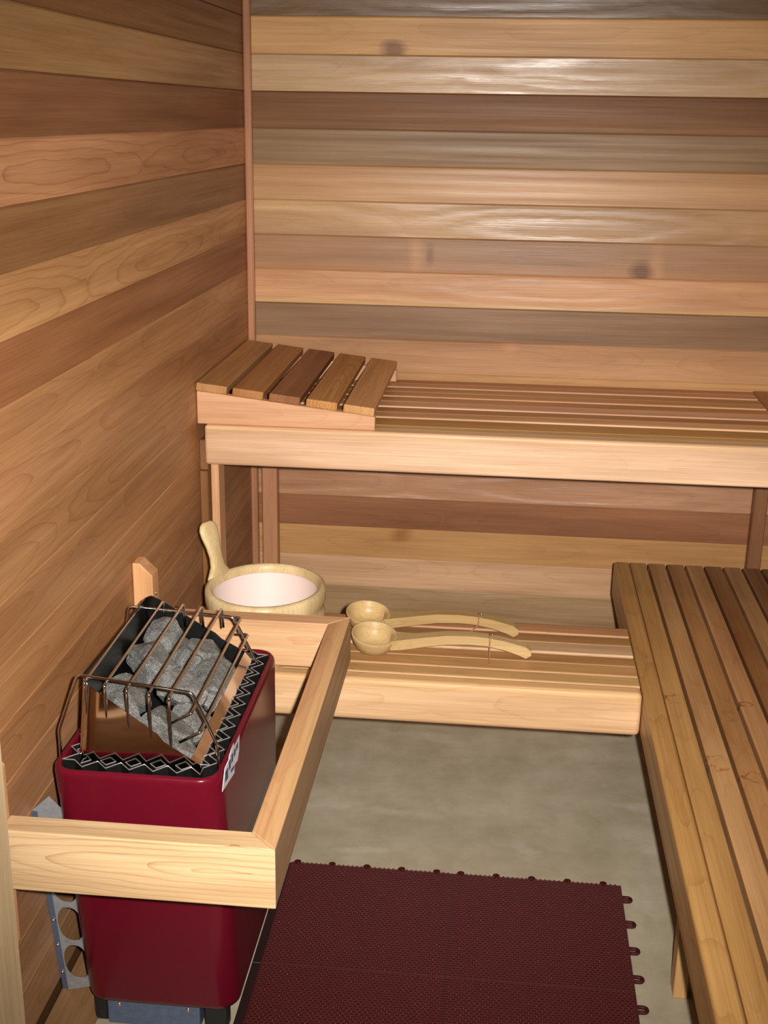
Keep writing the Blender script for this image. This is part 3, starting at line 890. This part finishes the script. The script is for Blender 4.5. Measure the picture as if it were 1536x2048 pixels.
# ------------------------------------------------------------------ ladles
def make_ladle(label, loc, rz, col, tail):
    t = thing('ladle', label, 'ladle', (0, 0, 0), 'wooden ladles on the low bench')
    n = 40
    bm = bmesh.new()
    def ring(r, z, tilt=0.12, sx=1.0):
        return [(r*sx*math.cos(2*PI*j/n), r*math.sin(2*PI*j/n), z-tilt*r*math.cos(2*PI*j/n)*(z/0.05 if z > 0 else 0)) for j in range(n)]
    outer = [(0.014, 0.0), (0.026, 0.0035), (0.036, 0.012), (0.0435, 0.026), (0.0465, 0.039), (0.0468, 0.0455)]
    inner = [(0.0455, 0.0478), (0.0435, 0.0478), (0.0418, 0.0455), (0.0385, 0.030), (0.031, 0.017), (0.020, 0.0095), (0.006, 0.0075)]
    loft(bm, [ring(r, z*0.86) for r, z in outer+inner], True, True)
    bmesh.ops.rotate(bm, verts=bm.verts, cent=(0, 0, 0.02), matrix=Matrix.Rotation(math.radians(9), 3, 'X'))
    bmesh.ops.translate(bm, verts=bm.verts, vec=(0, 0, 0.0018))
    obj('bowl', bm, wood('x', 0.36, 0.12, freq=60), t, col, smooth=True)
    # arched handle, cut from a plank: rectangular section
    st = [(0.034, 0.016, 0.036, 0.030), (0.052, 0.014, 0.036, 0.022), (0.078, 0.016, 0.0375, 0.016), (0.110, 0.0215, 0.0420, 0.0145), (0.145, 0.0265, 0.0465, 0.0140), (0.190, 0.0285, 0.0475, 0.0140), (0.225, 0.0265, 0.0450, 0.0135), (0.262, 0.0190, 0.0390, 0.0130), (0.290, 0.0095, 0.0315, 0.0125), (0.306, 0.0020, 0.0270, 0.0120), (0.316, 0.0085, 0.0190, 0.0115)]
    bm = bmesh.new()
    L = []
    for (x_, zb, zt, hw) in st:
        c = 0.0016
        L.append([(x_, -hw+c, zb), (x_, -hw, zb+c), (x_, -hw, zt-c), (x_, -hw+c, zt), (x_, hw-c, zt), (x_, hw, zt-c), (x_, hw, zb+c), (x_, hw-c, zb)])
    loft(bm, L, True, True)
    obj('handle', bm, wood('x', 0.4, 0.12, freq=50), t, col)
    # leather thong through the handle
    xt = 0.236
    bm = bmesh.new()
    pts = [(xt-0.004, 0.004, 0.047), (xt-0.004, -0.010, 0.0485), (xt-0.004, -0.0155, 0.042), (xt-0.004, -0.0158, 0.030)]+tail
    tube_bm(bm, fillet([Vector(p) for p in pts], 0.006, 4), 0.0013, 6)
    obj('thong', bm, M_THONG, t, smooth=True)
    bm = bmesh.new()
    bmesh.ops.create_uvsphere(bm, u_segments=10, v_segments=6, radius=0.003)
    bmesh.ops.translate(bm, verts=bm.verts, vec=(xt+0.002, 0.002, 0.0465))
    obj('bead', bm, M_SCREW, t, smooth=True)
    t.location = loc
    t.rotation_euler = (0, 0, rz)
    return t
make_ladle('front wooden ladle with its thong hanging in front, nearer the bench edge', (0.4270, -0.862, LT-0.0005), 0.035, (212, 184, 138, 0.15),
           [(0.233, -0.022, 0.010), (0.232, -0.036, 0.002), (0.231, -0.046, 0.0018)])
make_ladle('rear wooden ladle lying nearer the back wall', (0.4020, -0.752, LT-0.0005), 0.020, (204, 174, 126, 0.15),
           [(0.222, -0.020, 0.018), (0.200, -0.030, 0.006), (0.184, -0.034, 0.0018)])

# ------------------------------------------------------------------ interlocking floor tiles
TX, TY = 0.3202, 0.3032
TX0, TYB = 0.2906, -1.0790
def floor_tile(ix, iy, label, first=None):
    x0, y1 = TX0+ix*TX, TYB-iy*TY
    cx, cy = x0+TX/2, y1-TY/2
    t = thing('floor_tile', label, 'floor tile', (cx, cy, 0), 'burgundy interlocking floor tiles')
    if first:
        for ch in first.children:
            c = ch.copy(); C.objects.link(c); c.parent = t; c.matrix_parent_inverse = Matrix.Identity(4)
            if ch.name.startswith('loop') and ix == 0 or ch.name.startswith('peg') and iy > 0:
                bpy.data.objects.remove(c)
        if ix == 0:
            o = obj('edging', box_bm(-TX/2-0.0155, -TX/2-0.0001, -TY/2+0.0001, TY/2-0.0001, 0, 0.0075, 0.001), M_EDGE, t); o.matrix_parent_inverse = Matrix.Identity(4)
        return t
    hx, hy = TX/2-0.00005, TY/2-0.00005
    o = obj('base', box_bm(-hx, hx, -hy, hy, 0, 0.0085, 0.0008), M_RUB, t); o.matrix_parent_inverse = Matrix.Identity(4)
    # ribs and studs: far too many to pick apart, one object each
    bm = bmesh.new()
    ny = 50
    for i in range(ny):
        yy = -hy+(i+0.5)*2*hy/ny
        w = 0.0015
        A = [bm.verts.new(p) for p in ((-hx, yy-w, 0.0085), (hx, yy-w, 0.0085), (hx, yy-w*0.5, 0.0102), (-hx, yy-w*0.5, 0.0102), (hx, yy+w*0.5, 0.0102), (-hx, yy+w*0.5, 0.0102), (hx, yy+w, 0.0085), (-hx, yy+w, 0.0085))]
        bm.faces.new((A[0], A[1], A[2], A[3])); bm.faces.new((A[3], A[2], A[4], A[5])); bm.faces.new((A[5], A[4], A[6], A[7]))
    o = obj('ribbing', bm, M_RUB, t); o['kind'] = 'stuff'; o.matrix_parent_inverse = Matrix.Identity(4)
    bm = bmesh.new()
    nx = 36
    for i in range(ny):
        yy = -hy+(i+0.5)*2*hy/ny
        for j in range(nx):
            xx = -hx+(j+0.25+0.5*(i % 2))*2*hx/nx
            if abs(xx) > hx-0.003:
                continue
            L = []
            for r, z in ((0.0020, 0.0095), (0.0017, 0.0114), (0.0009, 0.0124)):
                L.append([(xx+r*math.cos(2*PI*q/6), yy+r*math.sin(2*PI*q/6), z) for q in range(6)])
            loft(bm, L, False, True)
    o = obj('studs', bm, M_STUD, t, smooth=True); o['kind'] = 'stuff'; o.matrix_parent_inverse = Matrix.Identity(4)
    for q in range(4):
        yy = TY/2-0.0375-q*0.0758
        bm = bmesh.new()
        pts = [(hx-0.003, yy+0.0062, 0.004), (hx+0.010, yy+0.0062, 0.004)]+[(hx+0.010+0.0062*math.sin(PI*s/8), yy+0.0062*math.cos(PI*s/8), 0.004) for s in range(1, 8)]+[(hx+0.010, yy-0.0062, 0.004), (hx-0.003, yy-0.0062, 0.004)]
        tube_bm(bm, pts, 0.0034, 8)
        o = obj('loop', bm, M_RUB, t, smooth=True); o.matrix_parent_inverse = Matrix.Identity(4)
    for q in range(5):
        xx = -TX/2+0.0135+q*0.0683
        bm = bmesh.new()
        bmesh.ops.create_cone(bm, cap_ends=True, segments=16, radius1=0.0075, radius2=0.0068, depth=0.010)
        bmesh.ops.translate(bm, verts=bm.verts, vec=(xx, hy+0.001, 0.0055))
        o = obj('peg', bm, M_RUB, t); o.matrix_parent_inverse = Matrix.Identity(4)
    return t
t11 = floor_tile(1, 0, 'burgundy studded floor tile with loops, far corner nearest the side bench')
floor_tile(0, 0, 'burgundy studded floor tile in the far row, beside the heater', t11)
floor_tile(1, 1, 'burgundy studded floor tile in the near row by the side bench, cut by the frame', t11)
floor_tile(0, 1, 'burgundy studded floor tile in the near row by the heater, cut by the frame', t11)

for o in scn.objects:
    if o.type == 'MESH':
        o.data.update()
